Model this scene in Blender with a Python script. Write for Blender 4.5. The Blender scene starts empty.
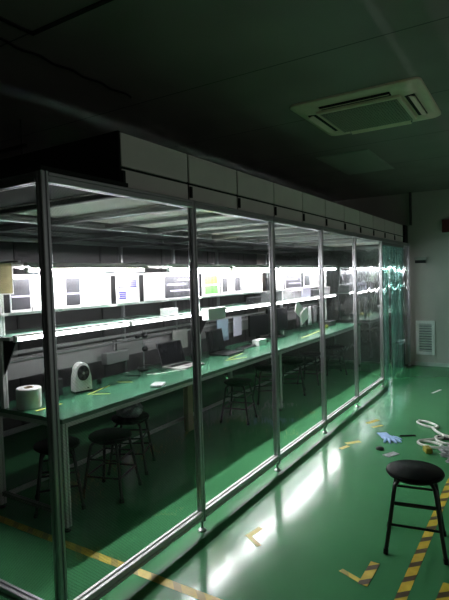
import bpy, bmesh, math, random
from mathutils import Vector, Matrix
random.seed(4)
S = bpy.context.scene
COL = S.collection
PI = math.pi

# ------------------------------------------------------------------ helpers
def V(*a): return Vector(a)

def box(bm, x0, x1, y0, y1, z0, z1, bev=0.0):
    ps = [(x0,y0,z0),(x1,y0,z0),(x1,y1,z0),(x0,y1,z0),(x0,y0,z1),(x1,y0,z1),(x1,y1,z1),(x0,y1,z1)]
    vs = [bm.verts.new(p) for p in ps]
    fs = [bm.faces.new([vs[i] for i in f]) for f in ((0,3,2,1),(4,5,6,7),(0,1,5,4),(1,2,6,5),(2,3,7,6),(3,0,4,7))]
    if bev > 0:
        es = list({e for f in fs for e in f.edges})
        bmesh.ops.bevel(bm, geom=es, offset=bev, segments=2, affect='EDGES', profile=0.5)

def prism(bm, poly, p0, p1, up=None):
    """extrude a 2D polygon from p0 to p1"""
    p0, p1 = Vector(p0), Vector(p1)
    d = (p1-p0).normalized()
    if up is None: up = V(0,0,1) if abs(d.z) < .9 else V(0,1,0)
    r = d.cross(Vector(up)).normalized(); u = r.cross(d).normalized()
    a = [bm.verts.new(p0+r*x+u*y) for x, y in poly]
    b = [bm.verts.new(p1+r*x+u*y) for x, y in poly]
    n = len(poly)
    for i in range(n):
        bm.faces.new((a[i], a[(i+1)%n], b[(i+1)%n], b[i]))
    bm.faces.new(list(reversed(a))); bm.faces.new(b)

def slot_profile(s=.05):
    """T-slot aluminium extrusion cross-section"""
    h = s/2; w = s*.085*1.9; dpt = s*.16
    side = [(-h,-h+.003),(-h+.003,-h),(-w,-h),(-w*.7,-h+dpt),(w*.7,-h+dpt),(w,-h),(h-.003,-h)]
    pts = []
    for k in range(4):
        c, q = math.cos(k*PI/2), math.sin(k*PI/2)
        for (x, y) in side[1:]:
            pts.append((x*c-y*q, x*q+y*c))
    return pts

def profile_bar(bm, p0, p1, s=.05):
    prism(bm, slot_profile(s), p0, p1)

def tube(bm, pts, r, seg=8, closed=False, cap=True):
    pts = [Vector(p) for p in pts]
    n = len(pts); rings = []
    pu = None
    for i, p in enumerate(pts):
        if closed: t = (pts[(i+1)%n]-pts[i-1]).normalized()
        else: t = (pts[min(i+1,n-1)]-pts[max(i-1,0)]).normalized()
        if pu is None: pu = V(0,0,1) if abs(t.z) < .9 else V(1,0,0)
        u = (pu - t*pu.dot(t)).normalized(); pu = u
        w = t.cross(u)
        rr = r[i] if isinstance(r, (list, tuple)) else r
        rings.append([bm.verts.new(p+(u*math.cos(a)+w*math.sin(a))*rr) for a in [2*PI*k/seg for k in range(seg)]])
    for i in range(n if closed else n-1):
        A, B = rings[i], rings[(i+1)%n]
        for k in range(seg):
            bm.faces.new((A[k], A[(k+1)%seg], B[(k+1)%seg], B[k]))
    if cap and not closed:
        bm.faces.new(list(reversed(rings[0]))); bm.faces.new(rings[-1])

def lathe(bm, prof, c=(0,0,0), seg=24, M=None):
    c = Vector(c); rings = []
    for (r, z) in prof:
        if r < 1e-6:
            p = V(0,0,z)
            rings.append([bm.verts.new((M @ p if M else p)+c)])
        else:
            ring = []
            for k in range(seg):
                p = V(r*math.cos(2*PI*k/seg), r*math.sin(2*PI*k/seg), z)
                ring.append(bm.verts.new((M @ p if M else p)+c))
            rings.append(ring)
    for A, B in zip(rings, rings[1:]):
        for k in range(seg):
            a0, a1 = A[k%len(A)], A[(k+1)%len(A)]; b0, b1 = B[k%len(B)], B[(k+1)%len(B)]
            f = []
            for v in (a0, a1, b1, b0):
                if v not in f: f.append(v)
            if len(f) > 2: bm.faces.new(f)

def obj(name, bm, mat, parent=None, smooth=False, bev=0):
    bmesh.ops.recalc_face_normals(bm, faces=bm.faces)
    me = bpy.data.meshes.new(name); bm.to_mesh(me); bm.free()
    if smooth:
        for p in me.polygons: p.use_smooth = True
        try: me.set_sharp_from_angle(angle=math.radians(35))
        except Exception: pass
    me.materials.append(mat)
    o = bpy.data.objects.new(name, me); COL.objects.link(o)
    if parent: o.parent = parent
    if bev:
        m = o.modifiers.new('bevel', 'BEVEL'); m.width = bev; m.segments = 2; m.limit_method = 'ANGLE'
    return o

def NB(): return bmesh.new()

def tag(o, label, cat, group=None, kind=None):
    o['label'] = label; o['category'] = cat
    if group: o['group'] = group
    if kind: o['kind'] = kind
    return o

def thing(name, label, cat, loc=(0,0,0), rz=0, group=None):
    o = bpy.data.objects.new(name, None); COL.objects.link(o)
    o.location = loc; o.rotation_euler = (0,0,rz); o.empty_display_size = .1
    return tag(o, label, cat, group)

def struct(name, bm, m, parent=None, smooth=False):
    o = obj(name, bm, m, parent, smooth)
    if not parent: o['kind'] = 'structure'
    return o

def dup(root, loc, rz=None, label=None, group=None):
    r = root.copy(); COL.objects.link(r); r.location = loc
    if rz is not None: r.rotation_euler = (0,0,rz)
    if label: r['label'] = label
    if group: r['group'] = group
    for ch in list(root.children):
        c = ch.copy(); COL.objects.link(c); c.parent = r
        for g in list(ch.children):
            d = g.copy(); COL.objects.link(d); d.parent = c
    return r

def one(name, bm, mat, loc, label, cat, group=None, rz=0, smooth=False, bev=0):
    o = obj(name, bm, mat, None, smooth, bev); o.location = loc; o.rotation_euler = (0,0,rz)
    return tag(o, label, cat, group)

# ------------------------------------------------------------------ materials
def new_mat(name):
    m = bpy.data.materials.new(name); m.use_nodes = True
    nt = m.node_tree; b = nt.nodes['Principled BSDF']
    return m, nt, b

def mat(name, col, rough=.5, metal=0, var=.12, scale=12, bump=0, spec=.5, coat=0):
    m, nt, b = new_mat(name)
    b.inputs['Roughness'].default_value = rough; b.inputs['Metallic'].default_value = metal
    b.inputs['Specular IOR Level'].default_value = spec
    if coat: b.inputs['Coat Weight'].default_value = coat; b.inputs['Coat Roughness'].default_value = .05
    tc = nt.nodes.new('ShaderNodeTexCoord'); n = nt.nodes.new('ShaderNodeTexNoise')
    n.inputs['Scale'].default_value = scale; n.inputs['Detail'].default_value = 4
    nt.links.new(tc.outputs['Object'], n.inputs['Vector'])
    r = nt.nodes.new('ShaderNodeValToRGB')
    r.color_ramp.elements[0].position = .3; r.color_ramp.elements[1].position = .7
    r.color_ramp.elements[0].color = (*[c*(1-var) for c in col], 1)
    r.color_ramp.elements[1].color = (*[min(1, c*(1+var)) for c in col], 1)
    nt.links.new(n.outputs['Fac'], r.inputs['Fac']); nt.links.new(r.outputs['Color'], b.inputs['Base Color'])
    if bump:
        bp = nt.nodes.new('ShaderNodeBump'); bp.inputs['Strength'].default_value = bump; bp.inputs['Distance'].default_value = .01
        nt.links.new(n.outputs['Fac'], bp.inputs['Height']); nt.links.new(bp.outputs['Normal'], b.inputs['Normal'])
    return m

def emis(name, col, st):
    m, nt, b = new_mat(name)
    b.inputs['Base Color'].default_value = (*col, 1)
    b.inputs['Emission Color'].default_value = (*col, 1); b.inputs['Emission Strength'].default_value = st
    return m

def math_node(nt, op, a, b=None, c=None):
    n = nt.nodes.new('ShaderNodeMath'); n.operation = op
    for i, v in enumerate((a, b, c)):
        if v is None: continue
        if isinstance(v, (int, float)): n.inputs[i].default_value = v
        else: nt.links.new(v, n.inputs[i])
    return n.outputs[0]

def film(name, tint, refl=.05, graz=.55, rough=.03, grid=False, ripple=0.0, alpha=0.0):
    """thin clear sheet: transparent with reflection that grows at grazing angles; optional anti-static printed mesh"""
    m = bpy.data.materials.new(name); m.use_nodes = True
    nt = m.node_tree; nt.nodes.clear()
    out = nt.nodes.new('ShaderNodeOutputMaterial')
    tr = nt.nodes.new('ShaderNodeBsdfTransparent'); tr.inputs['Color'].default_value = (*tint, 1)
    gl = nt.nodes.new('ShaderNodeBsdfGlossy'); gl.inputs['Roughness'].default_value = rough
    gl.inputs['Color'].default_value = (.95,.97,1,1)
    lw = nt.nodes.new('ShaderNodeLayerWeight'); lw.inputs['Blend'].default_value = .5
    f = math_node(nt, 'POWER', lw.outputs['Facing'], 5.0)
    f = math_node(nt, 'MULTIPLY_ADD', f, graz, refl)
    mx = nt.nodes.new('ShaderNodeMixShader')
    nt.links.new(f, mx.inputs[0]); nt.links.new(tr.outputs[0], mx.inputs[1]); nt.links.new(gl.outputs[0], mx.inputs[2])
    res = mx.outputs[0]
    tc = nt.nodes.new('ShaderNodeTexCoord')
    if ripple:
        n = nt.nodes.new('ShaderNodeTexNoise'); n.inputs['Scale'].default_value = 3.5
        mp = nt.nodes.new('ShaderNodeMapping'); mp.inputs['Scale'].default_value = (2.2, 2.2, .35)
        nt.links.new(tc.outputs['Object'], mp.inputs['Vector']); nt.links.new(mp.outputs[0], n.inputs['Vector'])
        bp = nt.nodes.new('ShaderNodeBump'); bp.inputs['Strength'].default_value = ripple; bp.inputs['Distance'].default_value = .05
        nt.links.new(n.outputs['Fac'], bp.inputs['Height']); nt.links.new(bp.outputs['Normal'], gl.inputs['Normal'])
    if alpha:
        d = nt.nodes.new('ShaderNodeBsdfDiffuse'); d.inputs['Color'].default_value = (*tint, 1)
        m2 = nt.nodes.new('ShaderNodeMixShader'); m2.inputs[0].default_value = alpha
        nt.links.new(res, m2.inputs[1]); nt.links.new(d.outputs[0], m2.inputs[2]); res = m2.outputs[0]
    if grid:
        sp = nt.nodes.new('ShaderNodeSeparateXYZ'); nt.links.new(tc.outputs['Object'], sp.inputs[0])
        h = math_node(nt, 'ADD', sp.outputs['X'], sp.outputs['Y'])
        fac = None
        for s in (1, -1):
            q = math_node(nt, 'MULTIPLY_ADD', sp.outputs['Z'], float(s), h)
            q = math_node(nt, 'MULTIPLY', q, 60.0)
            q = math_node(nt, 'FRACT', q)
            q = math_node(nt, 'LESS_THAN', q, .14)
            fac = q if fac is None else math_node(nt, 'MAXIMUM', fac, q)
        fac = math_node(nt, 'MULTIPLY', fac, .22)
        d = nt.nodes.new('ShaderNodeBsdfDiffuse'); d.inputs['Color'].default_value = (.012,.012,.014,1)
        m2 = nt.nodes.new('ShaderNodeMixShader'); nt.links.new(fac, m2.inputs[0])
        nt.links.new(res, m2.inputs[1]); nt.links.new(d.outputs[0], m2.inputs[2]); res = m2.outputs[0]
    nt.links.new(res, out.inputs[0])
    return m

M = {}
M['alu'] = mat('brushed_aluminium', (.48,.48,.50), .28, .9, .05, 40)
M['alu_matt'] = mat('matt_aluminium', (.66,.67,.66), .45, .35, .05, 30)
M['alu_dull'] = mat('dull_aluminium', (.30,.30,.31), .45, .8, .08, 30)
M['black_metal'] = mat('black_painted_metal', (.008,.008,.009), .28, 0, .1, 20)
M['black_plastic'] = mat('black_plastic', (.007,.007,.008), .4, 0, .1, 20, spec=.2)
M['dark_grey'] = mat('dark_grey_plastic', (.035,.035,.038), .5, 0, .1, 20)
M['seat'] = mat('black_seat_laminate', (.003,.003,.0035), .35, 0, .1, 10, spec=.05)
M['white'] = mat('white_plastic', (.80,.80,.80), .4, 0, .04, 10)
M['paper'] = mat('white_paper', (.85,.85,.86), .7, 0, .04, 6)
M['blue_paper'] = mat('blue_grey_plastic_sheet', (.26,.34,.44), .5, 0, .1, 6)
M['lilac'] = mat('pale_lilac_sheet', (.42,.40,.50), .6, 0, .08, 6)
M['yellow_note'] = mat('yellow_card', (.24,.22,.02), .7, 0, .05, 9)
M['green_note'] = mat('green_card', (.05,.22,.03), .7, 0, .05, 9)
M['card'] = mat('brown_cardboard', (.42,.31,.19), .8, 0, .12, 14)
M['olive'] = mat('olive_cardboard', (.33,.29,.13), .8, 0, .2, 14)
M['ffu'] = mat('filter_unit_grey_steel', (.84,.77,.74), .5, 0, .05, 3)
M['panel_dark'] = mat('dark_grey_partition', (.062,.060,.063), .6, 0, .15, 2)
M['screen'] = mat('dark_screen', (.008,.008,.010), .2, 0, .1, 4, spec=.15)
M['silver'] = mat('silver_plastic', (.42,.41,.40), .4, .3, .06, 10)
M['ac_white'] = mat('off_white_air_conditioner_plastic', (.84,.70,.56), .5, 0, .05, 4)
M['ac_grille'] = mat('tan_grille', (.34,.32,.25), .7, 0, .1, 60)
M['slot_black'] = mat('black_slot', (.004,.004,.004), .8, 0, .05, 10)
M['ceil_patch'] = mat('frosted_light_panel', (.36,.37,.34), .5, 0, .05, 3)
M['red_dark'] = mat('dark_red_sign', (.10,.012,.012), .5, 0, .1, 10)
M['cable_white'] = mat('white_cable', (.75,.78,.72), .5, 0, .05, 20)
M['cable_black'] = mat('black_cable', (.01,.01,.01), .5, 0, .05, 20)
M['glove'] = mat('pale_blue_glove', (.32,.50,.78), .6, 0, .1, 30, bump=.3)
M['bag'] = mat('grey_plastic_bag', (.35,.37,.38), .3, 0, .5, 20, bump=.6)
M['purple_bag'] = mat('pale_purple_plastic_bag', (.42,.36,.46), .35, 0, .4, 20, bump=.6)
M['wood_leg'] = mat('tan_board', (.50,.42,.28), .7, 0, .12, 12)
M['blind'] = mat('dark_picture', (.028,.028,.033), .4, 0, .25, 8)
M['cloth'] = mat('hanging_cloth_grey', (.30,.28,.30), .8, 0, .3, 15)
M['cloth_dark'] = mat('hanging_cloth_dark', (.06,.05,.06), .8, 0, .3, 15)
M['cloth_white'] = mat('hanging_cloth_white', (.7,.68,.72), .8, 0, .1, 15)
M['film_mesh'] = film('antistatic_mesh_film', (.95,.96,.955), .025, .30, .03, True, .25)
M['film'] = film('clear_film', (.95,.96,.955), .030, .30, .03, False, .35)
M['film_end'] = film('clear_end_film', (.70,.72,.72), .34, .45, .03, False, .2)
M['strip'] = film('teal_pvc', (.66,.84,.80), .08, .3, .10, False, .6, .10)
M['lamp'] = emis('fluorescent_tube', (1.0, .98, 1.0), 60.0)
M['lamp_low'] = emis('fluorescent_tube_low', (1.0, .98, 1.0), 9.0)

# green epoxy floor
def floor_mat():
    m, nt, b = new_mat('green_epoxy_floor')
    tc = nt.nodes.new('ShaderNodeTexCoord')
    n = nt.nodes.new('ShaderNodeTexNoise'); n.inputs['Scale'].default_value = .9; n.inputs['Detail'].default_value = 6
    nt.links.new(tc.outputs['Object'], n.inputs['Vector'])
    r = nt.nodes.new('ShaderNodeValToRGB')
    r.color_ramp.elements[0].position = .35; r.color_ramp.elements[1].position = .68
    r.color_ramp.elements[0].color = (.056,.225,.092,1); r.color_ramp.elements[1].color = (.066,.262,.108,1)
    nt.links.new(n.outputs['Fac'], r.inputs['Fac']); nt.links.new(r.outputs['Color'], b.inputs['Base Color'])
    n2 = nt.nodes.new('ShaderNodeTexNoise'); n2.inputs['Scale'].default_value = 3.0; n2.inputs['Detail'].default_value = 3
    nt.links.new(tc.outputs['Object'], n2.inputs['Vector'])
    b.inputs['Roughness'].default_value = .14; b.inputs['Specular IOR Level'].default_value = .20
    bp = nt.nodes.new('ShaderNodeBump'); bp.inputs['Strength'].default_value = .06; bp.inputs['Distance'].default_value = .02
    nt.links.new(n2.outputs['Fac'], bp.inputs['Height']); nt.links.new(bp.outputs['Normal'], b.inputs['Normal'])
    return m
M['floor'] = floor_mat()

# green mat of the table tops / shelves
M['green_mat'] = mat('green_antistatic_mat', (.026,.112,.060), .27, 0, .12, 3)
M['shelf_mat'] = mat('lit_green_shelf_mat', (.17,.33,.25), .25, 0, .12, 5)  # paler than the bench mat: lamplight and grazing sheen put into the colour
M['green_mat_edge'] = mat('pale_green_mat_edge', (.14,.22,.18), .4, 0, .08, 10)

def ceiling_mat():
    """painted sandwich panels; joints are dark grooves every 1.15 m"""
    m, nt, b = new_mat('ceiling_panels')
    tc = nt.nodes.new('ShaderNodeTexCoord'); sp = nt.nodes.new('ShaderNodeSeparateXYZ')
    nt.links.new(tc.outputs['Object'], sp.inputs[0])
    q = math_node(nt, 'ADD', sp.outputs['X'], -1.765+11.5)
    q = math_node(nt, 'DIVIDE', q, 1.15); q = math_node(nt, 'FRACT', q)
    j = math_node(nt, 'LESS_THAN', q, .010)
    n = nt.nodes.new('ShaderNodeTexNoise'); n.inputs['Scale'].default_value = 1.4
    nt.links.new(tc.outputs['Object'], n.inputs['Vector'])
    r = nt.nodes.new('ShaderNodeValToRGB')
    r.color_ramp.elements[0].position = .35; r.color_ramp.elements[1].position = .7
    r.color_ramp.elements[0].color = (.225,.20,.19,1); r.color_ramp.elements[1].color = (.285,.255,.245,1)
    nt.links.new(n.outputs['Fac'], r.inputs['Fac'])
    mx = nt.nodes.new('ShaderNodeMix'); mx.data_type = 'RGBA'
    nt.links.new(j, mx.inputs[0]); nt.links.new(r.outputs['Color'], mx.inputs[6]); mx.inputs[7].default_value = (.05,.05,.05,1)
    nt.links.new(mx.outputs[2], b.inputs['Base Color']); b.inputs['Roughness'].default_value = .55
    return m
M['ceiling'] = ceiling_mat()
M['wall'] = mat('painted_grey_wall', (.53,.49,.46), .6, 0, .05, 1.2)
M['skirt'] = mat('pale_skirting', (.55,.58,.55), .5, 0, .05, 3)

def tape_mat(name, dark=(.10,.075,.04), duty=.36, period=.15):
    m, nt, b = new_mat(name)
    tc = nt.nodes.new('ShaderNodeTexCoord'); sp = nt.nodes.new('ShaderNodeSeparateXYZ')
    nt.links.new(tc.outputs['Object'], sp.inputs[0])
    q = math_node(nt, 'ADD', sp.outputs['X'], sp.outputs['Y'])
    q = math_node(nt, 'DIVIDE', q, period); q = math_node(nt, 'FRACT', q); j = math_node(nt, 'LESS_THAN', q, duty)
    n = nt.nodes.new('ShaderNodeTexNoise'); n.inputs['Scale'].default_value = 14
    nt.links.new(tc.outputs['Object'], n.inputs['Vector'])
    r = nt.nodes.new('ShaderNodeValToRGB')
    r.color_ramp.elements[0].position = .35; r.color_ramp.elements[1].position = .65
    r.color_ramp.elements[0].color = (.56,.42,.03,1); r.color_ramp.elements[1].color = (.70,.55,.06,1)
    nt.links.new(n.outputs['Fac'], r.inputs['Fac'])
    mx = nt.nodes.new('ShaderNodeMix'); mx.data_type = 'RGBA'
    nt.links.new(j, mx.inputs[0]); nt.links.new(r.outputs['Color'], mx.inputs[6]); mx.inputs[7].default_value = (*dark,1)
    nt.links.new(mx.outputs[2], b.inputs['Base Color']); b.inputs['Roughness'].default_value = .35
    return m
M['tape'] = tape_mat('hazard_tape')
M['tape_worn'] = tape_mat('worn_hazard_tape', (.40,.32,.05), .35)
M['tape_yellow'] = mat('yellow_tape', (.62,.55,.10), .4, 0, .1, 20)

def perf_mat(name, a, bcol, sc):
    m, nt, b = new_mat(name)
    tc = nt.nodes.new('ShaderNodeTexCoord'); v = nt.nodes.new('ShaderNodeTexVoronoi'); v.inputs['Scale'].default_value = sc
    v.inputs['Randomness'].default_value = 0
    nt.links.new(tc.outputs['Object'], v.inputs['Vector'])
    j = math_node(nt, 'LESS_THAN', v.outputs['Distance'], .30)
    mx = nt.nodes.new('ShaderNodeMix'); mx.data_type = 'RGBA'
    nt.links.new(j, mx.inputs[0]); mx.inputs[6].default_value = (*a,1); mx.inputs[7].default_value = (*bcol,1)
    nt.links.new(mx.outputs[2], b.inputs['Base Color']); b.inputs['Roughness'].default_value = .5
    return m
M['perf'] = perf_mat('perforated_grey_panel', (.24,.235,.24), (.12,.115,.12), 45)
M['ffu_mesh'] = perf_mat('filter_diffuser_mesh', (.50,.52,.50), (.28,.29,.28), 50)

# ------------------------------------------------------------------ room
XW = 8.90      # far wall
CZ = 2.95
YB = 4.75      # back wall
bm = NB(); box(bm, -3, XW+.1, -3.2, YB+.1, -.1, 0); struct('floor', bm, M['floor'])
bm = NB(); box(bm, -3, XW+.1, -3.2, YB+.1, CZ, CZ+.1); struct('ceiling', bm, M['ceiling'])
bm = NB(); box(bm, XW, XW+.12, -3.2, YB+.1, 0, CZ); struct('wall_far', bm, M['wall'])
bm = NB(); box(bm, -3, XW, YB, YB+.12, 0, CZ); struct('wall_back', bm, M['panel_dark'])
bm = NB(); box(bm, -2.6, -2.5, -3.2, YB, 0, CZ); struct('wall_near', bm, M['wall'])
bm = NB(); box(bm, XW-.02, XW, -3.2, 1.72, 0, .06); struct('baseboard_far', bm, M['skirt'])
bm = NB(); box(bm, XW-.09, XW-.02, 1.735, 1.765, 2.40, CZ); struct('trim_1', bm, M['panel_dark'])
# raised ceiling panel edge strips by the front-left corner
bm = NB(); box(bm, -3, 1.78, 2.26, 2.285, CZ-.008, CZ); struct('trim_2', bm, M['slot_black'])
bm = NB(); box(bm, 1.765, 1.79, -3.2, 2.285, CZ-.008, CZ); struct('trim_3', bm, M['slot_black'])
# seams of the back partition
for i, x in enumerate((2.1, 3.35, 4.6, 5.85, 7.1, 8.35)):
    bm = NB(); box(bm, x-.012, x+.012, YB-.012, YB, 0, CZ); struct('trim_%d' % (4+i), bm, M['dark_grey'])

# conduit along the ceiling
bm = NB()
pts = [(.8+.05*i, 2.43+.012*math.sin(i*1.3)+.03*(i/40), CZ-.018) for i in range(40)]
tube(bm, pts, .008, 6)
one('ceiling_conduit', bm, M['black_plastic'], (0,0,0), 'thin black cable run clipped along the dark ceiling at upper left', 'cable', smooth=True)
# suspension rod with rail above the back of the booth
t = thing('suspension_rod', 'thin dark rod with a crossbar hanging from the ceiling behind the booth roof', 'rod', (2.62, 3.55, 0))
bm = NB(); tube(bm, [(0,0,2.5),(0,0,CZ)], .006, 8); obj('rod', bm, M['black_metal'], t)
bm = NB(); box(bm, -.015,.015,-.05,.9,2.72,2.745); obj('crossbar', bm, M['black_metal'], t)

# ------------------------------------------------------------------ ceiling cassette air conditioner
def cassette():
    t = thing('ceiling_air_conditioner', 'off-white square cassette air conditioner set in the dark ceiling, grille in the middle', 'air conditioner', (4.15, 1.145, CZ))
    h = .495
    bm = NB()
    # rounded outer fascia ring (with slots open between inner square and outer)
    def rr(s, rad, z, n=5):
        out = []
        for cx, cy, a0 in ((s-rad,s-rad,0),(-s+rad,s-rad,PI/2),(-s+rad,-s+rad,PI),(s-rad,-s+rad,3*PI/2)):
            for k in range(n+1):
                a = a0+PI/2*k/n; out.append(bm.verts.new((cx+rad*math.cos(a), cy+rad*math.sin(a), z)))
        return out
    L = [rr(h,.06,0), rr(h,.06,-.016), rr(h-.022,.055,-.03), rr(.34,.03,-.042), rr(.33,.03,-.036)]
    for A, B in zip(L, L[1:]):
        for k in range(len(A)): bm.faces.new((A[k], A[(k+1)%len(A)], B[(k+1)%len(B)], B[k]))
    bm.faces.new(L[0]); bm.faces.new(list(reversed(L[-1])))
    f = obj('fascia', bm, M['ac_white'], t, True)
    for k in range(4):
        R = Matrix.Rotation(k*PI/2, 4, 'Z')
        bm = NB(); box(bm, -.27, .27, .345, .415, -.0445, -.028, .004); bmesh.ops.transform(bm, matrix=R, verts=bm.verts)
        s = obj('air_slot', bm, M['slot_black'], t)
        bm = NB(); prism(bm, [(-.028,-.003),(.028,-.003),(.028,.003),(-.028,.003)], (-.26,.390,-.048), (.26,.390,-.048), V(0,.35,1)); bmesh.ops.transform(bm, matrix=R, verts=bm.verts)
        obj('louver', bm, M['ac_white'], t)
    for k in range(4):
        a = PI/4+k*PI/2
        bm = NB(); lathe(bm, [(0,-.052),(.035,-.050),(.05,-.038),(.05,-.03)], (.37*math.cos(a)*1.02,.37*math.sin(a)*1.02,0), 16)
        obj('corner_cover', bm, M['ac_white'], t, True)
    bm = NB(); box(bm, -.325,.325,-.325,.325,-.060,-.038,.006)
    g = obj('grille_frame', bm, M['ac_white'], t)
    bm = NB()
    for i in range(27): 
        y = -.286+i*.022; box(bm, -.29,.29,y-.0065,y+.0065,-.066,-.058)
    for i in range(14):
        x = -.286+i*.044; box(bm, x-.003,x+.003,-.29,.29,-.0645,-.059)
    obj('grille', bm, M['ac_grille'], g)
    bm = NB(); box(bm, -.295,.295,-.295,.295,-.0605,-.0595); obj('filter', bm, M['dark_grey'], g)
    return t
cassette()
# switched-off flush light panel beyond
t = thing('ceiling_light', 'switched-off rectangular light panel flush in the ceiling beyond the air conditioner', 'light', (6.02, 1.80, CZ))
bm = NB(); box(bm, -.6,.6,-.3,.3,-.012,0,.003); obj('frame', bm, M['ceil_patch'], t)
bm = NB(); box(bm, -.575,.575,-.275,.275,-.015,-.011); obj('diffuser', bm, M['ceil_patch'], t)

# ------------------------------------------------------------------ wall fittings
t = thing('wall_vent', 'white louvered return air vent low on the grey wall', 'vent', (XW-.0, 1.54, .48))
bm = NB()
for (a,b,c,d) in ((-.15,.15,.24,.29),(-.15,.15,-.29,-.24),(-.15,-.10,-.24,.24),(.10,.15,-.24,.24)): box(bm,-.02,0,a,b,c,d)
obj('frame', bm, M['white'], t)
bm = NB(); box(bm, -.004,-.001,-.1,.1,-.24,.24); obj('back_plate', bm, M['alu_dull'], t)
for k in range(11):
    bm = NB(); z = -.218+k*.0436
    prism(bm, [(-.014,-.002),(.014,-.002),(.014,.002),(-.014,.002)], (-.011,-.099,z), (-.011,.099,z), V(.8,0,.6)); obj('slat', bm, M['white'], t)
t = thing('wall_bracket', 'small white bracket box with dark underside on the grey wall beside the booth corner', 'bracket', (XW, 1.60, 1.80))
bm = NB(); box(bm, -.05,0,-.10,.10,.0,.05,.004); obj('cover', bm, M['ceil_patch'], t)
bm = NB(); box(bm, -.045,0,-.08,.09,-.05,.0); obj('socket', bm, M['black_plastic'], t)
t = thing('exit_box', 'unlit dark red rectangular box high on the grey wall at the right edge', 'sign', (XW, 1.0, 2.345))
bm = NB(); box(bm, -.05,0,-.26,.26,-.105,.105,.006); obj('housing', bm, M['red_dark'], t)
bm = NB(); box(bm, -.053,-.05,-.24,.24,-.085,.085); obj('face', bm, M['red_dark'], t)

# ------------------------------------------------------------------ the booth
Y0 = 1.79; Y1 = 4.5; X0 = 1.414; X1 = 8.82; H = 2.09
PX = [X0, 2.515, 3.616, 4.716, 5.815, 7.01]
booth = thing('clean_room_booth', 'long clean room booth of aluminium posts with clear film walls', 'booth', (0,0,0))
def post(x, y, s=.041, foot=True):
    bm = NB(); profile_bar(bm, (x,y,.06), (x,y,H), s)
    p = obj('post', bm, M['alu'], booth)
    bm = NB(); lathe(bm, [(0,0),(.026,0),(.026,.008),(.012,.018),(.009,.02),(.009,.062),(0,.062)], (x,y,0), 14)
    obj('foot', bm, M['alu'], p, True)
    return p
for x in PX+[X1]:
    post(x, Y0); post(x, Y1)
post(X0, 3.14)
def rail(p0, p1, s=.046, m='alu'):
    bm = NB(); profile_bar(bm, p0, p1, s); return obj('rail', bm, M[m], booth)
for a, b in zip(PX, PX[1:]):
    rail((a+.02,Y0,.108),(b-.02,Y0,.108),.052,'alu_matt'); rail((a+.02,Y1,.105),(b-.02,Y1,.105))
    rail((a+.02,Y0,H-.025),(b-.02,Y0,H-.025)); rail((a+.02,Y1,H-.025),(b-.02,Y1,H-.025))
rail((PX[-1]+.025,Y0,H-.025),(X1-.025,Y0,H-.025)); rail((PX[-1]+.025,Y1,H-.025),(X1-.025,Y1,H-.025))
rail((X0,Y0+.025,.105),(X0,Y1-.025,.105)); rail((X0,Y0+.025,H-.025),(X0,Y1-.025,H-.025))
rail((X1,Y0+.025,H-.025),(X1,Y1-.025,H-.025))
for x in PX[1:]:
    rail((x,Y0+.025,H-.025),(x,Y1-.025,H-.025))
rail((X0+.025,3.10,H-.025),(X1-.025,3.10,H-.025), .045)
rail((X0+.025,3.80,H-.025),(X1-.025,3.80,H-.025), .04, 'alu_dull')
for a in (0.55,):
    for x in PX[:-1]: rail((x+a,Y0+.025,H-.02),(x+a,3.08,H-.02), .03, 'alu_dull')
# front film panes
for i, (a, b) in enumerate(zip(PX, PX[1:])):
    bm = NB(); box(bm, a+.02,b-.02,Y0-.0015,Y0+.0015,.125,H-.045)
    obj('film_pane', bm, M['film_mesh' if i == 0 else 'film'], booth)
bm = NB(); box(bm, 8.47,X1-.02,Y0-.0015,Y0+.0015,.02,H-.045); obj('film_pane', bm, M['film_end'], booth)
# end pane near the camera and the far end pane
bm = NB(); box(bm, X0-.0015,X0+.0015,Y0+.02,3.12,.125,H-.045); obj('film_pane', bm, M['film_mesh'], booth)
bm = NB(); box(bm, X0-.0015,X0+.0015,3.16,Y1-.02,.125,H-.045); obj('film_pane', bm, M['film_mesh'], booth)
bm = NB(); box(bm, X1-.0015,X1+.0015,Y0+.02,Y1-.02,.02,H-.045); obj('film_pane', bm, M['film_end'], booth)
# opaque roof panels: black at the near end, dark behind the filter units
bm = NB(); box(bm, X0-.02,1.93,Y0-.02,Y1,H,H+.02); obj('roof_panel', bm, M['slot_black'], booth)
bm = NB(); box(bm, 1.95,X1,3.08,3.80,H,H+.02); obj('roof_panel', bm, M['alu_dull'], booth)
bm = NB(); box(bm, 1.95,X1,3.80,Y1+.02,H,H+.02); obj('roof_panel', bm, M['panel_dark'], booth)

# PVC strip curtain
cur = thing('strip_curtain', 'teal translucent PVC strip curtain hanging at the far end of the booth', 'curtain', (0,0,0))
bm = NB(); box(bm, 7.04,8.47,Y0+.0,Y0+.03,2.00,2.04); obj('rail', bm, M['alu_dull'], cur)
for k in range(9):
    bm = NB(); cx = 7.13+k*.158; w = .105; nx, nz = 8, 10
    g = []
    for iz in range(nz+1):
        z = .02+(2.0-.02)*iz/nz; row = []
        for ix in range(nx+1):
            u = -1+2*ix/nx
            sway = .012*math.sin(z*2.1+k*1.7)
            yy = Y0+.015-.016*(k%2)+.012*(1-u*u)*(1 if k%3 else -1)+.007*math.sin(u*5+k+z*1.3)
            row.append(bm.verts.new((cx+u*w+sway*(2-z)*.6, yy-.02*(2-z)*math.sin(k*2.2)*.5, z)))
        g.append(row)
    for iz in range(nz):
        for ix in range(nx): bm.faces.new((g[iz][ix],g[iz][ix+1],g[iz+1][ix+1],g[iz+1][ix]))
    o = obj('strip', bm, M['strip'], cur, True)
    md = o.modifiers.new('thick','SOLIDIFY'); md.thickness = .002

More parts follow.
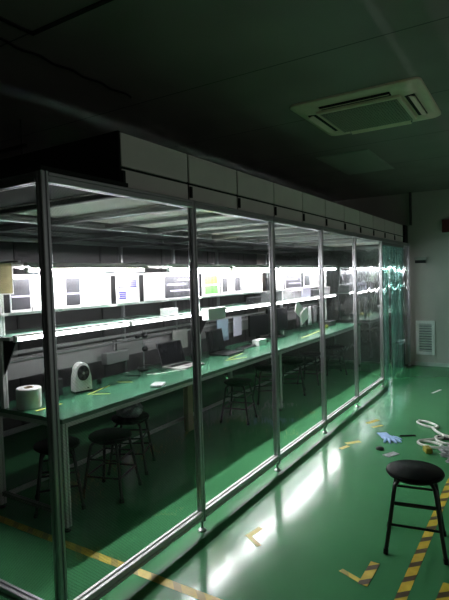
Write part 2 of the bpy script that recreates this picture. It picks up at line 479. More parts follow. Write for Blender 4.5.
# fan filter units
places = ['nearest the camera','second from the near end','third from the near end','fourth from the near end','fifth from the near end','sixth from the near end','fifth from the far wall','fourth from the far wall','third from the far wall','second from the far wall','nearest the far wall']
def ffu():
    t = thing('fan_filter_unit', 'x', 'fan filter unit', (0,0,0), 0, 'fan filter units on the booth roof')
    bm = NB(); box(bm, .008,.594,0,1.2,.120,.295,.003); obj('housing', bm, M['ffu'], t)
    bm = NB(); box(bm, .009,.593,.002,1.196,.001,.105); obj('plenum', bm, M['ffu'], t)
    bm = NB(); box(bm, .02,.584,.014,1.188,.104,.121); box(bm, 0,.602,.010,.022,.002,.292); obj('seal', bm, M['slot_black'], t)
    bm = NB(); box(bm, .03,.578,.03,1.17,.006,.014); obj('diffuser', bm, M['ffu_mesh'], t)
    bm = NB(); box(bm, .001,.022,-.012,.001,.025,.095,.002); obj('clip', bm, M['slot_black'], t)
    bm = NB(); lathe(bm, [(0,.295),(.19,.295),(.19,.33),(.17,.34),(0,.34)], (.3,.6,0), 24); obj('fan_cowl', bm, M['alu_dull'], t, True)
    return t
f0 = ffu()
for k in range(11):
    loc = (1.94+.605*k, 1.825, H)
    lab = 'grey fan filter unit box on the booth roof, ' + places[k]
    if k == 0: continue
    else: dup(f0, loc, 0, lab)
f0.location = (1.94, 1.825, H); f0['label'] = 'grey fan filter unit box on the booth roof, ' + places[0]
bm = NB(); box(bm, -.008,.003,.002,1.2,.001,.30); obj('side_shade', bm, M['slot_black'], f0)  # added black sheet standing in for the shade on the unlit near side
bm = NB(); box(bm, 0,.20,0,1.1,0,.30,.004)
one('end_box', bm, M['slot_black'], (8.61, 1.79, H+.001), 'black end box on the booth roof against the far wall', 'box')

# ------------------------------------------------------------------ work bench
TX0, TX1, TY0, TY1, TZ = 2.06, 8.5, 2.52, 3.28, .74
wb = thing('work_bench', 'long green-topped workbench with aluminium frame inside the booth', 'bench', (0,0,0))
bm = NB(); box(bm, TX0,TX1,TY0,TY1,TZ-.028,TZ-.003); tt = obj('tabletop', bm, M['green_mat_edge'], wb)
bm = NB(); box(bm, TX0+.002,TX1-.002,TY0+.002,TY1-.002,TZ-.003,TZ); obj('mat', bm, M['green_mat'], wb)
for x in (TX0+.03, 5.28, TX1-.04):
    for y in (TY0+.035, TY1-.035):
        bm = NB(); profile_bar(bm, (x,y,.03), (x,y,TZ-.03), .045); l = obj('leg', bm, M['alu_matt'], wb)
        bm = NB(); lathe(bm, [(0,0),(.022,0),(.022,.008),(.008,.014),(.008,.032),(0,.032)], (x,y,0), 12); obj('foot', bm, M['black_plastic'], l, True)
bm = NB(); box(bm, 4.12,4.21,3.06,3.12,0,TZ-.03,.003); obj('leg', bm, M['wood_leg'], wb)['label'] = 'tan board leg'
def wrail(p0,p1,s=.035,m='alu_matt'):
    bm = NB(); profile_bar(bm, p0, p1, s); obj('frame_rail', bm, M[m], wb)
wrail((TX0+.05,TY0+.035,TZ-.047),(TX1-.06,TY0+.035,TZ-.047))
wrail((TX0+.05,TY1-.035,TZ-.047),(TX1-.06,TY1-.035,TZ-.047))
wrail((TX0+.05,TY1-.1,.11),(TX1-.06,TY1-.1,.11),.03)
for x in (TX0+.03, 5.28, TX1-.04): wrail((x,TY0+.06,TZ-.047),(x,TY1-.06,TZ-.047)); 
wrail((TX0+.03,TY0+.06,.11),(TX0+.03,TY1-.06,.11),.03,'alu_dull')

# overhead shelf rack standing on the bench
rk = thing('shelf_rack', 'aluminium rack on the workbench carrying the long green shelf and lamp rail', 'rack', (0,0,0))
for x in (2.08, 4.46, 6.62, 8.44):
    bm = NB(); profile_bar(bm, (x,3.14,TZ), (x,3.14,1.74), .04); obj('upright', bm, M['white'], rk)
    bm = NB(); prism(bm, [(-.004,-.0),(.004,0),(.004,.01),(-.004,.01)], (x,3.12,1.0), (x,2.97,1.22)); 
    vs=[(x-.004,3.12,.98),(x+.004,3.12,.98),(x+.004,2.97,1.22),(x-.004,2.97,1.22),(x-.004,3.12,1.22),(x+.004,3.12,1.22)]
    bm.clear(); q=[bm.verts.new(v) for v in vs]
    for f in ((0,1,2,3),(3,2,5,4),(0,4,5,1),(0,3,4),(1,5,2)): bm.faces.new([q[i] for i in f])
    obj('bracket', bm, M['black_metal'], rk)
bm = NB(); box(bm, 2.03,8.48,2.975,3.42,1.225,1.248); sh = obj('shelf', bm, M['white'], rk)
bm = NB(); box(bm, 2.04,8.47,2.977,3.415,1.248,1.251); obj('shelf_mat', bm, M['shelf_mat'], sh)
for (z, y, s) in ((1.735,3.14,.03),(1.665,3.115,.018),(1.395,3.115,.020)):
    bm = NB(); box(bm, 2.06,8.46,y-s/2,y+s/2,z-s/2,z+s/2); obj('rail', bm, M['white'], rk)
for x in (2.10, 3.3, 4.5, 5.7, 6.9, 8.1):
    bm = NB(); box(bm, x-.012,x+.012,2.93,3.14,1.752,1.764); obj('lamp_arm', bm, M['alu'], rk)
# panels behind and below the shelf
pnl = ['at the left end','second from the left','third from the left','fourth from the left','fifth from the left']
for i, (a, b) in enumerate(((2.12,3.3),(3.32,4.42),(4.5,5.6),(5.62,6.58),(6.66,8.4))):
    bm = NB(); box(bm, a,b,3.26,3.275,.90,1.06)
    one('perforated_panel', bm, M['perf'], (0,0,0), 'grey perforated panel hanging under the bench shelf, '+pnl[i], 'panel', 'perforated panels under the shelf')
for x in (0,):
    bm = NB(); box(bm, 2.1,8.42,3.245,3.26,1.085,1.11); obj('rail', bm, M['alu_dull'], rk)
    bm = NB(); box(bm, 2.1,8.42,3.245,3.26,1.03,1.045); obj('rail', bm, M['alu'], rk)

# lamps
def lamp(L, m, low=False):
    t = thing('tube_lamp', 'x', 'lamp')
    bm = NB()
    if low: box(bm, 0,L,-.012,.016,.013,.030,.002)
    else:
        box(bm, 0,L,-.022,.022,.026,.052,.003)
        prism(bm, [(-.070,.008),(-.030,.028),(.030,.028),(.070,.008),(.070,.011),(.030,.032),(-.030,.032),(-.070,.011)], (0,0,0), (L,0,0))
    obj('housing', bm, M['white'], t)
    bm = NB(); tube(bm, [(.02,0,0),(L-.02,0,0)], .014, 12); obj('tube', bm, M[m], t, True)
    for x in (.0, L-.02):
        bm = NB(); box(bm, x,x+.02,-.016,.016,-.018,.02,.002); obj('end_cap', bm, M['white'], t)
    return t
segs = [(2.16,1.22),(3.72,1.14),(4.90,1.2),(6.13,1.2),(7.36,1.1)]
nm = ['over the left end of the bench shelf','above the wide dark picture board','third from the left','fourth from the left','over the far right end of the bench']
for i, (x, L) in enumerate(segs):
    t = lamp(L, 'lamp'); t.location = (x, 2.95, 1.70)
    tag(t, 'lit tube lamp on the upper rack rail, '+nm[i], 'lamp', 'tube lamps on the upper rail')
segs2 = [(2.05,1.12),(3.18,1.10),(4.72,1.16),(5.90,1.16),(7.08,1.35)]
nm2 = ['at the left end','second from the left','third from the left','fourth from the left','at the far right end']
for i, (x, L) in enumerate(segs2):
    t = lamp(L, 'lamp_low', True); t.location = (x, 2.957, 1.232)
    tag(t, 'lit tube lamp along the shelf front, '+nm2[i], 'lamp', 'tube lamps under the shelf')

# hanging boards at y = 3.09 between z 1.41 and 1.655
def board(x0, x1, label, m='paper', extra=None, cat='board', z0=1.407, z1=1.655):
    t = thing('hanging_board', label, cat, ((x0+x1)/2, 3.095, z0), 0, 'boards hung above the shelf')
    w = (x1-x0)/2
    bm = NB(); box(bm, -w,w,-.004,.004,0,z1-z0); obj('sheet', bm, M[m], t)
    if extra: extra(t, w, z1-z0)
    return t
def textlines(t, w, h):
    for (cx, cz, n) in ((-.55,.68,4),(.45,.68,4),(-.5,.28,4)):
        for k in range(n):
            bm = NB(); z = h*cz+(.5*(n-1)-k)*.018; ww = w*.34*(1-.25*((k*7)%3)/3)
            box(bm, cx*w-ww,cx*w+ww,-.0052,-.004,z-.0075,z+.0075)
            o = obj('print_line', bm, M['blue_ink'], t)
M['blue_ink'] = mat('faded_blue_print', (.05,.045,.18), .7, 0, .1, 20)
def notice(t, w, h):
    bm = NB(); box(bm, -w*.75,w*.75,-.0055,-.004,h*.52,h*.92); obj('yellow_card', bm, M['yellow_note'], t)
    bm = NB(); box(bm, -w*.75,w*.75,-.0055,-.004,h*.08,h*.46); obj('green_card', bm, M['green_note'], t)
def pict(t, w, h):
    bm = NB(); box(bm, -w*.9,w*.9,-.0055,-.004,h*.07,h*.95); p = obj('picture', bm, M['blind'], t)
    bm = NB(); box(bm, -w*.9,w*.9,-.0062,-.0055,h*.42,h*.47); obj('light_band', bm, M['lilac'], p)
board(2.13,2.30,'dark picture board in a white frame, leftmost above the bench shelf',extra=pict)
board(2.31,2.60,'blank white board half hidden by the booth corner post, between two dark pictures')
board(2.61,2.765,'narrow dark picture board with a pale band, right of the corner post',extra=pict)
board(2.775,3.10,'blank white board left of the blue-printed sheet')
board(3.17,3.465,'white sheet with small blocks of blue print above the shelf',extra=textlines)
board(3.535,3.82,'blank white board between the blue-printed sheet and the wide grey picture')
def wide(t, w, h):
    bm = NB(); box(bm, -w*.96,w*.96,-.0055,-.004,h*.05,h*.93); p = obj('picture', bm, M['blind'], t)
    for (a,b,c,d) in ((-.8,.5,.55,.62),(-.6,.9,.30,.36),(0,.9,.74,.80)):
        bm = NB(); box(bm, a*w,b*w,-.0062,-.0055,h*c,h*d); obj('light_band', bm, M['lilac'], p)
board(3.83,4.30,'wide grey picture board in a white frame above the shelf',extra=wide)
board(4.31,4.43,'narrow blank white board beside the rack upright')
board(4.50,4.86,'white board with one yellow and one green card',extra=notice)
def greyp(t, w, h):
    for (a,b,m) in ((-.95,-.45,'blind'),(-.35,.2,'cloth'),(.3,.95,'blind')):
        bm = NB(); box(bm, a*w,b*w,-.0055,-.004,h*.12,h*(.9 if m=='cloth' else .8)); obj('picture', bm, M[m], t)
board(4.90,5.36,'board with a row of three grey pictures, right of the yellow and green cards',extra=greyp)
def faint(t, w, h):
    bm = NB(); box(bm, -w*.8,w*.8,-.0055,-.004,h*.2,h*.6); obj('picture', bm, M['lilac'], t)
board(5.40,5.92,'white board with one faint lilac picture',extra=faint)
def greenp(t, w, h):
    bm = NB(); box(bm, -w*.7,w*.3,-.0055,-.004,h*.1,h*.7); obj('picture', bm, M['green_pale'], t)
M['green_pale'] = mat('pale_green_print', (.25,.42,.2), .7, 0, .15, 20)
board(6.35,6.60,'white board with a pale green print',extra=greenp)
board(6.66,7.25,'white board with dark pictures near the far end of the rack',extra=wide)
board(7.35,8.3,'white board with three grey pictures at the far end of the rack',extra=greyp)

# olive cardboard hung at the left edge
t = thing('hanging_card', 'olive cardboard sheet in a white edge hanging at the left side', 'card', (1.985,3.02,1.545), 0)
bm = NB(); box(bm, -.14,.115,-.004,.004,0,.205); obj('sheet', bm, M['olive'], t)
bm = NB(); box(bm, .115,.122,-.006,.006,-.006,.21); box(bm,-.14,.122,-.006,.006,-.008,0); obj('edge_strip', bm, M['white'], t)
bm = NB(); tube(bm, [(.05,0,.2),(.06,.06,.215),(.075,.12,.205)], .003, 6); obj('hook', bm, M['alu'], t)

# ------------------------------------------------------------------ things on the bench
# paper roll tub
t = thing('paper_roll', 'white round roll of wipes standing on the left end of the bench', 'paper roll', (2.175,3.0,TZ))
bm = NB(); lathe(bm, [(.03,0),(.080,0),(.084,.01),(.084,.133),(.079,.14),(.035,.14),(.03,.132),(.03,0)], (0,0,0), 32); obj('roll', bm, M['paper'], t, True)
bm = NB(); lathe(bm, [(.024,.001),(.0295,.001),(.0295,.143),(.024,.143),(.024,.001)], (0,0,0), 20); obj('core', bm, M['card'], t, True)

# ionising fan
t = thing('bench_fan', 'white bench fan with round black grille, tilted slightly back', 'fan', (2.68,3.03,TZ), math.radians(-18))
bm = NB()
prof = []
w0, w1, hh = .105, .078, .262
poly = [(-w0,0),(w0,0),(w0*.93,.13)]
for k in range(9):
    a = k/8*PI; poly.append((w1*math.cos(a)*1.08, .175+.085*math.sin(a)))
poly.append((-w0*.93,.13))
prism(bm, poly, (0,.055,.012), (0,-.045,.012), V(0,0,1))
body = obj('body', bm, M['white'], t, bev=.006)
bm = NB(); R = Matrix.Rotation(PI/2, 4, 'X')
lathe(bm, [(0,.047),(.066,.047),(.071,.051),(.066,.055),(0,.055)], (0,0,.178), 28, R); obj('fan_recess', bm, M['black_plastic'], t, True)
for rr_ in (.02,.036,.052,.066):
    bm = NB(); tube(bm, [(rr_*math.cos(2*PI*k/24),-.060,.178+rr_*math.sin(2*PI*k/24)) for k in range(24)], .0018, 6, True); obj('grille_ring', bm, M['dark_grey'], t, True)
for k in range(5):
    a = 2*PI*k/5; bm = NB(); c, s = math.cos(a), math.sin(a)
    prism(bm, [(-.013,-.001),(.013,-.001),(.013,.001),(-.013,.001)], (.012*c,-.0575,.178+.012*s), (.058*c,-.0575,.178+.058*s), V(.3*s,-1,-.3*c)); obj('blade', bm, M['dark_grey'], t)
bm = NB(); lathe(bm, [(0,.052),(.012,.052),(.012,.064),(0,.066)], (0,0,.178), 14, R); obj('hub', bm, M['silver'], t, True)
bm = NB(); box(bm, -.1,.1,-.06,.07,0,.014,.003); obj('base', bm, M['black_plastic'], t)
bm = NB(); box(bm, .045,.065,-.049,-.045,.03,.04); obj('switch', bm, M['black_plastic'], t); t.scale = (.70,.80,.86)
bm = NB(); lathe(bm, [(0,0),(.022,0),(.024,.02),(.016,.034),(.012,.045),(0,.048)], (0,0,0), 16)
one('small_knob', bm, M['black_plastic'], (2.95,3.12,TZ), 'small black knob-like item on the bench right of the fan', 'knob', smooth=True)

# grey box behind the fan (dark holder) and hung box
bm = NB(); box(bm, -.03,.03,-.05,.05,0,.13,.004)
one('dark_block', bm, M['dark_grey'], (2.50,3.12,TZ), 'dark grey block on the bench tucked behind the left side of the fan', 'block')
t = thing('control_box', 'small grey control box hung beneath the shelf right of the bench fan', 'box', (3.24,3.22,.87))
bm = NB(); box(bm, -.14,.14,-.05,.02,0,.10,.006); obj('case', bm, M['alu_dull'], t)
bm = NB(); box(bm, -.005,.005,0,.01,.1,.20); obj('hanger', bm, M['alu_dull'], t)
bm = NB(); box(bm, -.11,.11,-.04,.01,-.012,0); obj('base_plate', bm, M['dark_grey'], t)

# twin black knobs device (magnifier arm)
t = thing('knob_stand', 'black stand with two round black knobs beside the silver laptop', 'stand', (3.57,3.16,TZ))
bm = NB(); tube(bm, [(0,0,.0),(0,0,.40)], .006, 8); obj('pole', bm, M['alu_dull'], t)
bm = NB(); lathe(bm, [(0,0),(.05,0),(.05,.012),(0,.014)], (0,0,0), 18); obj('base', bm, M['black_plastic'], t, True)
for z in (.21,.34):
    bm = NB(); lathe(bm, [(0,-.03),(.022,-.022),(.032,0),(.022,.022),(0,.03)], (0,-.02,z), 16); obj('knob', bm, M['black_plastic'], t, True)
bm = NB(); tube(bm, [(-.09,-.02,.335),(0,-.02,.335)], .006, 8); box(bm,-.12,-.08,-.03,-.01,.322,.348); obj('arm', bm, M['black_plastic'], t)
bm = NB(); tube(bm, [(-.03,-.02,.275),(.10,-.02,.27)], .004, 8); obj('arm', bm, M['alu_dull'], t)

def laptop(name_label, loc, rz, body, w=.36, d=.25, ang=18, hgt=.235):
    t = thing('laptop', name_label, 'laptop', loc, rz)
    bm = NB(); box(bm, -w/2,w/2,-d,0,0,.018,.004); b = obj('base', bm, M[body], t)
    bm = NB()
    for r in range(5):
        for c in range(13):
            x = -w*.43+c*w*.066; y = -.03-r*.019; box(bm, x,x+w*.056,y-.015,y,.018,.020)
    obj('keyboard', bm, M['black_plastic'], b)
    bm = NB(); box(bm, -.045,.045,-.22,-.16,.018,.0187); obj('touchpad', bm, M['dark_grey'], b)
    a = math.radians(ang); R = Matrix.Translation((0,.0,.014)) @ Matrix.Rotation(-a,4,'X')
    bm = NB(); box(bm, -w/2,w/2,-.003,.005,0,hgt,.002); bmesh.ops.transform(bm, matrix=R, verts=bm.verts); s = obj('lid', bm, M['dark_grey'] if body=='silver' else M['black_plastic'], t)
    bm = NB(); box(bm, -w/2+.012,w/2-.012,-.0042,-.003,.015,hgt-.012); bmesh.ops.transform(bm, matrix=R, verts=bm.verts); obj('screen', bm, M['screen'], s)
    return t
laptop('open silver laptop with a dark screen on the green bench', (3.90,3.05,TZ), math.radians(-6), 'silver', .35, .25)
laptop('open black laptop on the bench beside the blue-grey sheet', (4.75,3.08,TZ), math.radians(2), 'black_plastic', .36, .25, 10, .26)

# cables on the bench
def cable(pts, r, m, label, loc=(0,0,0), parent=None, name='cable'):
    # smooth by Catmull-Rom
    P = [Vector(p) for p in pts]; out = []
    for i in range(len(P)-1):
        p0 = P[max(i-1,0)]; p1 = P[i]; p2 = P[i+1]; p3 = P[min(i+2,len(P)-1)]
        for k in range(6):
            t = k/6; out.append(.5*((2*p1)+(-p0+p2)*t+(2*p0-5*p1+4*p2-p3)*t*t+(-p0+3*p1-3*p2+p3)*t**3))
    out.append(P[-1]); bm = NB(); tube(bm, out, r, 6)
    return one(name, bm, M[m], loc, label, 'cable', smooth=True)
cable([(3.30,3.16,TZ+.006),(3.36,3.02,TZ+.006),(3.44,3.12,TZ+.05),(3.52,3.05,TZ+.07),(3.62,2.98,TZ+.006),(3.74,2.97,TZ+.006)], .005,'cable_black','black cable looping across the bench left of the silver laptop')
cable([(3.40,2.98,TZ+.005),(3.50,2.90,TZ+.005),(3.62,2.86,TZ+.005),(3.76,2.80,TZ+.005)], .004,'cable_white','short pale cable lying in front of the silver laptop')
bm = NB(); lathe(bm, [(0,0),(.045,0),(.05,.04),(.035,.09),(.03,.1),(0,.105)], (0,0,0), 20)
one('black_pot', bm, M['black_plastic'], (4.27,3.05,TZ), 'black round pot on the bench right of the silver laptop', 'pot', smooth=True)

# sheets and monitors farther along
def hang_sheet(x, w, z0, z1, m, label, y=3.18):
    bm = NB(); box(bm, -w/2,w/2,-.003,.003,z0,z1); return one('hanging_sheet', bm, M[m], (x,y,0), label, 'sheet', 'sheets hung under the shelf')
hang_sheet(5.03,.26,.84,1.10,'blue_paper','blue-grey sheet hung under the shelf beside the black laptop')
hang_sheet(5.42,.20,.86,1.10,'lilac','pale lilac sheet hung under the shelf left of the black monitor', 3.20)
hang_sheet(4.22,.26,.86,1.06,'silver','grey sheet hung under the shelf right of the silver laptop', 3.21)
def monitor(label, loc, rz, w=.42, h=.27):
    t = thing('monitor', label, 'monitor', loc, rz, 'monitors on the bench')
    bm = NB(); box(bm, -w/2,w/2,-.02,.015,.08,.08+h,.005); b = obj('bezel', bm, M['black_plastic'], t)
    bm = NB(); box(bm, -w/2+.015,w/2-.015,-.0215,-.02,.095,.065+h); obj('screen', bm, M['screen'], b)
    bm = NB(); box(bm, -.03,.03,.0,.03,.01,.15,.003); obj('neck', bm, M['black_plastic'], t)
    bm = NB(); box(bm, -.11,.11,-.08,.08,0,.012,.003); obj('base', bm, M['black_plastic'], t)
    return t
monitor('black monitor on the bench right of the pale lilac sheet', (5.80,3.10,TZ), math.radians(-15), .36, .28)
monitor('large black monitor on the bench just right of the third booth post', (6.33,3.08,TZ), math.radians(-8), .50, .33)
bm = NB(); box(bm, -.10,.10,-.05,.05,0,.075,.004)
one('white_box', bm, M['white'], (5.50,2.93,TZ), 'small white box on the bench in front of the black monitor', 'box')
t = thing('desk_keyboard', 'dark keyboard lying on the bench before the black monitor', 'keyboard', (5.25,2.98,TZ), math.radians(4))
bm = NB(); box(bm, -.19,.19,-.06,.06,0,.018,.004); b = obj('body', bm, M['dark_grey'], t)
bm = NB()
for r in range(5):
    for c in range(14): box(bm, -.18+c*.0258,-.158+c*.0258,-.05+r*.021,-.033+r*.021,.018,.022)
obj('keys', bm, M['black_plastic'], b)

# cartons etc. on and under the shelf
def bx(x, y, z, sx, sy, sz, m, label, name='carton', rz=0):
    t = thing(name, label, 'box', (x,y,z), rz)
    bm = NB(); box(bm, -sx/2,sx/2,-sy/2,sy/2,0,sz,.004); obj('body', bm, M[m], t)
    bm = NB(); box(bm, -sx/2-.002,sx/2+.002,-sy/2-.002,sy/2+.002,sz*.8,sz+.003,.003); obj('lid', bm, M[m], t)
    return t
SZ = 1.251
bx(3.86,3.06,SZ,.16,.1,.065,'white','small white box alone on the shelf left of the second post')
bx(5.60,3.05,SZ,.18,.12,.09,'black_plastic','small black box at the front of the shelf below the faint lilac board','black_box')
bx(6.10,3.06,1.40+.012,.22,.015,.17,'black_plastic','black flat box hung on the rack between two white boards','black_box')
bx(6.18,3.14,SZ,.50,.2,.14,'dark_grey','long dark grey box on the shelf beneath the hung black box','grey_box')
bx(6.85,3.10,SZ,.36,.2,.12,'cloth','grey carton on the shelf left of the taller lilac carton')
bx(7.25,3.10,SZ,.32,.2,.16,'lilac','lilac-grey carton on the shelf')
bx(7.70,3.10,SZ,.40,.2,.11,'blind','dark carton on the shelf near its far end')
bx(8.15,3.10,SZ,.30,.2,.14,'cloth','grey carton at the far end of the shelf')
bx(4.42,2.895,1.165,.34,.08,.12,'white','white carton-like terminal box fixed at the shelf front by the second post','terminal_box')
# tilted white papers by the fourth post
for i, (x, z, a, lab) in enumerate(((6.75,1.10,.5,'white paper sheet at the shelf front, upper of two left of fourth post'),(6.90,1.0,-.35,'tilted white sheet of paper hanging lower, left of the fourth post'))):
    bm = NB(); box(bm, -.13,.13,-.002,.002,-.09,.09); bmesh.ops.rotate(bm, cent=(0,0,0), matrix=Matrix.Rotation(a,3,'Y'), verts=bm.verts)
    one('paper_sheet', bm, M['paper'], (x,2.92-.02*i,z), lab, 'paper', 'papers hanging at the shelf front')
# garments hanging on the rack beyond
names = ['first from the left','second from the left','third from the left','fourth from the left','fifth from the left','sixth from the left','rightmost']
for k in range(7):
    bm = NB(); w = .055; n = 8; g = []
    for iz in range(7):
        z = .80+.30*iz/6; row = []
        for ix in range(n+1):
            u = -1+2*ix/n; row.append(bm.verts.new((u*w*(1.15-.3*iz/6), .016*math.sin(u*7+k)*(1.2-iz/7), z)))
        g.append(row)
    for iz in range(6):
        for ix in range(n): bm.faces.new((g[iz][ix],g[iz][ix+1],g[iz+1][ix+1],g[iz+1][ix]))
    o = one('hanging_cloth', bm, M[('cloth_dark','cloth_white','cloth','cloth_dark','cloth_white','cloth_dark','cloth')[k]], (7.02+k*.115,3.06+.015*(k%2),0), 'narrow cloth strip hanging under the shelf past the papers, '+names[k], 'cloth', 'cloths hanging under the shelf', smooth=True)
    md = o.modifiers.new('thick','SOLIDIFY'); md.thickness = .004
bm = NB(); box(bm, -.06,.06,-.035,.035,0,.045,.008)
one('yellow_pad', bm, M['yellow_note'], (7.62,2.85,TZ), 'small yellow pad on the far part of the bench', 'pad')
bx(8.0,2.95,TZ,.3,.2,.08,'blind','low dark carton on the far end of the bench')

# tape marks on the bench
def strip(x0,y0,x1,y1,w,z,m,label,name='floor_tape',group=None,cat='tape'):
    L = math.hypot(x1-x0,y1-y0); bm = NB(); box(bm, 0,L,-w/2,w/2,0,.0012)
    return one(name, bm, M[m], (x0,y0,z), label, cat, group, math.atan2(y1-y0,x1-x0))
strip(2.62,2.90,2.93,2.98,.010,TZ+.0004,'tape_yellow','thin yellow tape line on the bench running right from the fan','bench_tape')
strip(2.64,2.88,2.72,2.76,.010,TZ+.0004,'tape_yellow','short yellow tape mark on the bench in front of the fan','bench_tape')
strip(3.06,3.02,3.12,2.90,.010,TZ+.0004,'tape_yellow','short yellow tape mark on the bench right of the small black knob item','bench_tape')
strip(4.45,2.75,4.85,2.80,.012,TZ+.0004,'tape_yellow','yellow tape mark on the bench before the black laptop','bench_tape')
strip(4.35,2.72,4.62,2.62,.012,TZ+.0004,'tape_yellow','short yellow tape mark on the bench nearest the second post','bench_tape')
strip(2.12,2.86,2.34,2.86,.018,TZ+.0004,'tape_yellow','yellow tape mark on the bench under the white roll','bench_tape')
strip(6.3,2.7,7.2,2.78,.02,TZ+.0004,'tape_yellow','long yellow tape mark on the far half of the bench','bench_tape')
bm = NB(); box(bm,-.07,.07,-.05,.05,0,.02,.008)
one('bench_tool', bm, M['bag'], (3.10,2.60,TZ), 'small grey pouch at the front edge of the bench', 'pouch', smooth=True, rz=.4)

# ------------------------------------------------------------------ stools
def stool(label, loc, rz, group=None):
    t = thing('round_stool', label, 'stool', loc, rz, group)
    bm = NB(); lathe(bm, [(0,.422),(.150,.422),(.158,.428),(.162,.438),(.158,.448),(.150,.452),(0,.453)], (0,0,0), 40); obj('seat', bm, M['seat'], t, True)
    bm = NB(); tube(bm, [(.118*math.cos(2*PI*k/24),.118*math.sin(2*PI*k/24),.413) for k in range(24)], .010, 8, True); obj('seat_ring', bm, M['black_metal'], t, True)
    legs = []
    for k in range(4):
        a = PI/4+k*PI/2; c, s = math.cos(a), math.sin(a)
        pts = [(c*.09,s*.09,.412),(c*.125,s*.125,.408),(c*.150,s*.150,.385),(c*.160,s*.160,.34),(c*.195,s*.195,.15),(c*.222,s*.222,.018)]
        bm = NB(); tube(bm, pts, .0115, 10); l = obj('leg', bm, M['black_metal'], t, True); legs.append(l)
        bm = NB(); tube(bm, [(c*.2205,s*.2205,.03),(c*.225,s*.225,0)], .0145, 10); obj('rubber_foot', bm, M['black_plastic'], l, True)
    for z, r in ((.29,.170),(.165,.192)):
        for k in range(4):
            a = PI/4+k*PI/2; b = a+PI/2
            bm = NB(); tube(bm, [(math.cos(a)*r,math.sin(a)*r,z),(math.cos(b)*r,math.sin(b)*r,z)], .0075, 8); obj('rung', bm, M['black_metal'], t, True)
    return t
s0 = stool('black round stool standing in the open on the green floor at right', (2.99,.585,0), math.radians(10))
def st(x, y, rz, lab): 
    return dup(s0, (x,y,0), rz, lab, 'black stools at the bench')
st(2.66,2.72,.3,'black round stool under the near end of the bench, just right of its front leg')
st(2.33,2.92,.9,'black round stool in the dark left of the bench front leg')
st(3.10,2.92,.5,'black round stool deeper under the bench behind the near one')
st(4.72,2.80,.2,'black round stool under the bench just right of the second booth post')
st(5.62,2.90,.7,'black round stool under the bench left of the third booth post')
st(6.15,2.78,.4,'black round stool under the bench just right of the third booth post')
st(6.85,2.80,.1,'black round stool under the bench left of the fourth booth post')
st(7.65,2.72,.6,'black round stool under the far end of the bench')
# bag on the floor stool
bm = NB(); bmesh.ops.create_icosphere(bm, subdivisions=3, radius=1)
for v in bm.verts:
    v.co = Vector((v.co.x*.12, v.co.y*.10, max(v.co.z,-.6)*.07))*(1+.16*math.sin(v.co.x*7+v.co.y*5)*math.cos(v.co.z*6+v.co.y*4))
one('plastic_bag', bm, M['purple_bag'], (3.10,2.92,.497), 'crumpled pale purple plastic bag on a stool beneath the bench', 'bag')

# bin by the far corner
t = thing('waste_bin', 'black bin standing beside the strip curtain at the far corner', 'bin', (8.62,1.93,0))
bm = NB(); prism(bm, [(-.11,-.09),(.11,-.09),(.11,.09),(-.11,.09)], (0,0,0), (0,0,.38)); obj('body', bm, M['black_plastic'], t, bev=.01)
bm = NB(); box(bm, -.12,.12,-.10,.10,.38,.405,.006); obj('rim', bm, M['black_plastic'], t)

# low rails against the back wall
bm = NB(); box(bm, 0,5.5,-.03,.03,0,.05); one('storage_rail', bm, M['alu_dull'], (1.6,4.40,.30), 'long dull metal rail low behind the bench', 'rail')

# ------------------------------------------------------------------ floor tapes and litter
strip(1.975,1.25,1.975,3.9,.055,.0002,'tape_worn','worn yellow tape crossing under the near end of the booth')
strip(2.30,.553,4.25,.525,.052,.0002,'tape','yellow and black hazard tape running back under the stool')
strip(2.25,.395,2.68,.365,.052,.0002,'tape','short hazard tape piece at the lower right corner of the view')
strip(2.53,.885,2.475,.745,.032,.0002,'tape_worn','left arm of the V-shaped hazard tape mark in front of the stool')
strip(2.455,.745,2.685,.740,.05,.0016,'tape','right arm of the V-shaped hazard tape mark in front of the stool')
strip(2.585,1.50,2.72,1.475,.036,.0002,'tape_yellow','upper arm of the yellow tape arrow on the bright floor')
strip(2.60,1.50,2.525,1.385,.030,.0016,'tape_yellow','lower arm of the yellow tape arrow on the bright floor')
strip(5.22,1.50,5.40,1.43,.05,.0002,'tape_yellow','small yellow tape scrap on the floor, left of the far pair')
strip(5.10,1.42,5.22,1.34,.035,.0002,'tape_yellow','small yellow tape scrap on the floor, right of the far pair')
strip(4.50,1.50,4.62,1.40,.05,.0002,'tape_yellow','small yellow tape scrap on the floor close to the booth foot')
strip(4.34,1.50,4.45,1.46,.04,.0002,'tape_yellow','tiny yellow tape scrap nearest the booth, below the other scrap')
strip(6.9,1.12,7.15,1.05,.03,.0002,'cable_white','pale scrap on the floor near the wall vent','paper_scrap',None,'paper')

# blue glove
t = thing('blue_glove', 'crumpled pale blue glove lying flat on the green floor', 'glove', (4.82,1.19,.0), math.radians(215))
bm = NB(); bmesh.ops.create_icosphere(bm, subdivisions=3, radius=1)
for v in bm.verts:
    v.co = Vector((v.co.x*.085, v.co.y*.062, (v.co.z+1)*.010*(1+.3*math.sin(v.co.x*9)*math.cos(v.co.y*8))))
obj('palm', bm, M['glove'], t, True)
for k, (a, L) in enumerate(((-.5,.10),(-.2,.12),(.08,.125),(.38,.11))):
    bm = NB(); o_ = V(.06,.045*(-1+2*k/3),.010); d = V(math.cos(a),math.sin(a),0)
    tube(bm, [o_-d*.03, o_+d*L*.3+V(0,0,.004), o_+d*L*.6, o_+d*L*.8], [.014,.014,.013,.006], 8); obj('finger', bm, M['glove'], t, True)
bm = NB(); tube(bm, [(.0,.05,.011),(.03,.085,.011),(.07,.11,.009)], [.016,.014,.007], 8); obj('thumb', bm, M['glove'], t, True)
bm = NB(); box(bm, -.16,-.06,-.05,.05,.001,.012,.004); obj('cuff', bm, M['glove'], t, True)
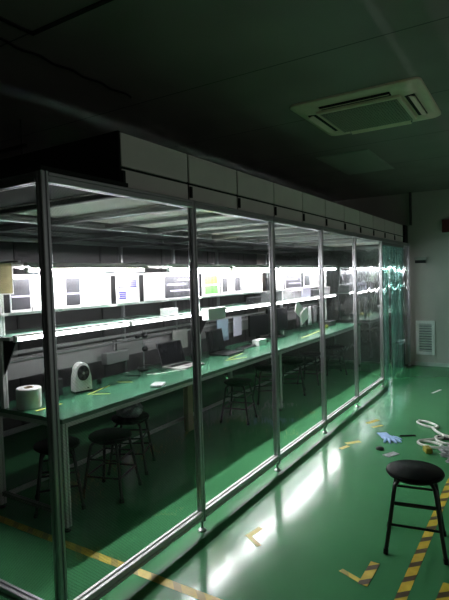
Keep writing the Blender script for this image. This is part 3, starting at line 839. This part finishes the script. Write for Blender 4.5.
bm = NB(); lathe(bm, [(0,0),(.035,0),(.037,.012),(.025,.02),(0,.02)], (0,0,0), 18)
one('bottle_cap', bm, M['black_plastic'], (4.49,1.18,0), 'small round black cap on the floor near the blue glove', 'cap', smooth=True)
bm = NB(); box(bm, -.07,.07,-.035,.035,0,.004)
one('clear_wrapper', bm, M['bag'], (4.40,1.06,0), 'crumpled clear wrapper beside the small black cap', 'wrapper', rz=-.5)

def loop(cx, cy, rx, ry, rz, r, m, label, n=1, tail=None):
    pts = []
    for k in range(22*n+1):
        a = 2*PI*k/22; rr = 1+.06*math.sin(a*2.3)
        x = rx*rr*math.cos(a); y = ry*rr*math.sin(a); c, s = math.cos(rz), math.sin(rz)
        pts.append((cx+x*c-y*s, cy+x*s+y*c, r+.002+.004*(k%3)*0+.006*(k//22)))
    if tail: pts += [(*p, r+.004) for p in tail]
    bm = NB(); tube(bm, pts, r, 8)
    return one('cable_loop', bm, M[m], (0,0,0), label, 'cable', smooth=True)
loop(5.42,.93,.12,.065,.9,.012,'cable_white','white cable loop farthest back among the litter at right')
loop(4.79,.80,.11,.07,1.2,.012,'cable_white','white cable ring just behind the stool seat',1,[(5.0,.74),(5.08,.70)])
loop(4.98,.70,.11,.08,.4,.012,'cable_white','white cable ring at the right edge, beside the grey plastic heap')
cable([(5.30,.86,.02),(5.18,.80,.02),(5.08,.70,.02),(5.10,.58,.02),(5.14,.40,.02)], .014,'cable_white','thick pale hose running off to the right behind the white rings', name='hose')
cable([(5.06,.80,.01),(5.03,.70,.01),(5.0,.52,.01),(5.05,.36,.01)], .012,'cable_black','black cable lying under the thick pale hose')
cable([(4.93,1.10,.008),(4.97,1.04,.008),(5.01,.97,.008)], .008,'cable_black','short piece of black cable lying alone left of the white rings')
# grey plastic heap
bm = NB(); bmesh.ops.create_icosphere(bm, subdivisions=4, radius=1)
for v in bm.verts:
    n = 1+.22*math.sin(v.co.x*11+v.co.y*7)+.15*math.cos(v.co.y*17-v.co.z*9)
    v.co = Vector((v.co.x*.26*n, v.co.y*.21*n, max(0,(v.co.z*.5+.5))*.07*n))
one('plastic_heap', bm, M['bag'], (4.60,.44,0), 'heap of crumpled grey plastic on the floor at the right edge', 'plastic')
bm = NB(); box(bm, -.05,.05,-.03,.03,0,.05,.012)
one('yellow_tape_roll', bm, M['yellow_note'], (4.60,.79,0), 'small yellow block between the stool and the grey heap', 'block', rz=.5)

# ------------------------------------------------------------------ world, camera
w = bpy.data.worlds.new('dim'); S.world = w; w.use_nodes = True
w.node_tree.nodes['Background'].inputs[0].default_value = (.92,1.0,.92,1)
w.node_tree.nodes['Background'].inputs[1].default_value = .045

cam = bpy.data.cameras.new('camera'); co = bpy.data.objects.new('camera', cam); COL.objects.link(co)
yaw, pit, rol, f = .558, .046, -.030, 493.4
fw = V(math.cos(yaw)*math.cos(pit), math.sin(yaw)*math.cos(pit), -math.sin(pit))
r = fw.cross(V(0,0,1)).normalized(); u = r.cross(fw)
R = r*math.cos(rol)+u*math.sin(rol); U_ = -r*math.sin(rol)+u*math.cos(rol)
mt = Matrix((R, U_, -fw)).transposed().to_4x4(); mt.translation = (0,0,1.61)
co.matrix_world = mt
cam.sensor_fit = 'VERTICAL'; cam.sensor_height = 24; cam.lens = 24*f/600; cam.clip_start = .05
S.camera = co
S.view_settings.view_transform = 'Standard'; S.view_settings.look = 'None'
S.view_settings.gamma = 1; S.view_settings.use_curve_mapping = False
S.view_settings.exposure = 1.7
S.cycles.max_bounces = 10; S.cycles.transparent_max_bounces = 24; S.cycles.diffuse_bounces = 5
S.cycles.sample_clamp_indirect = 6
S.cycles.caustics_reflective = False
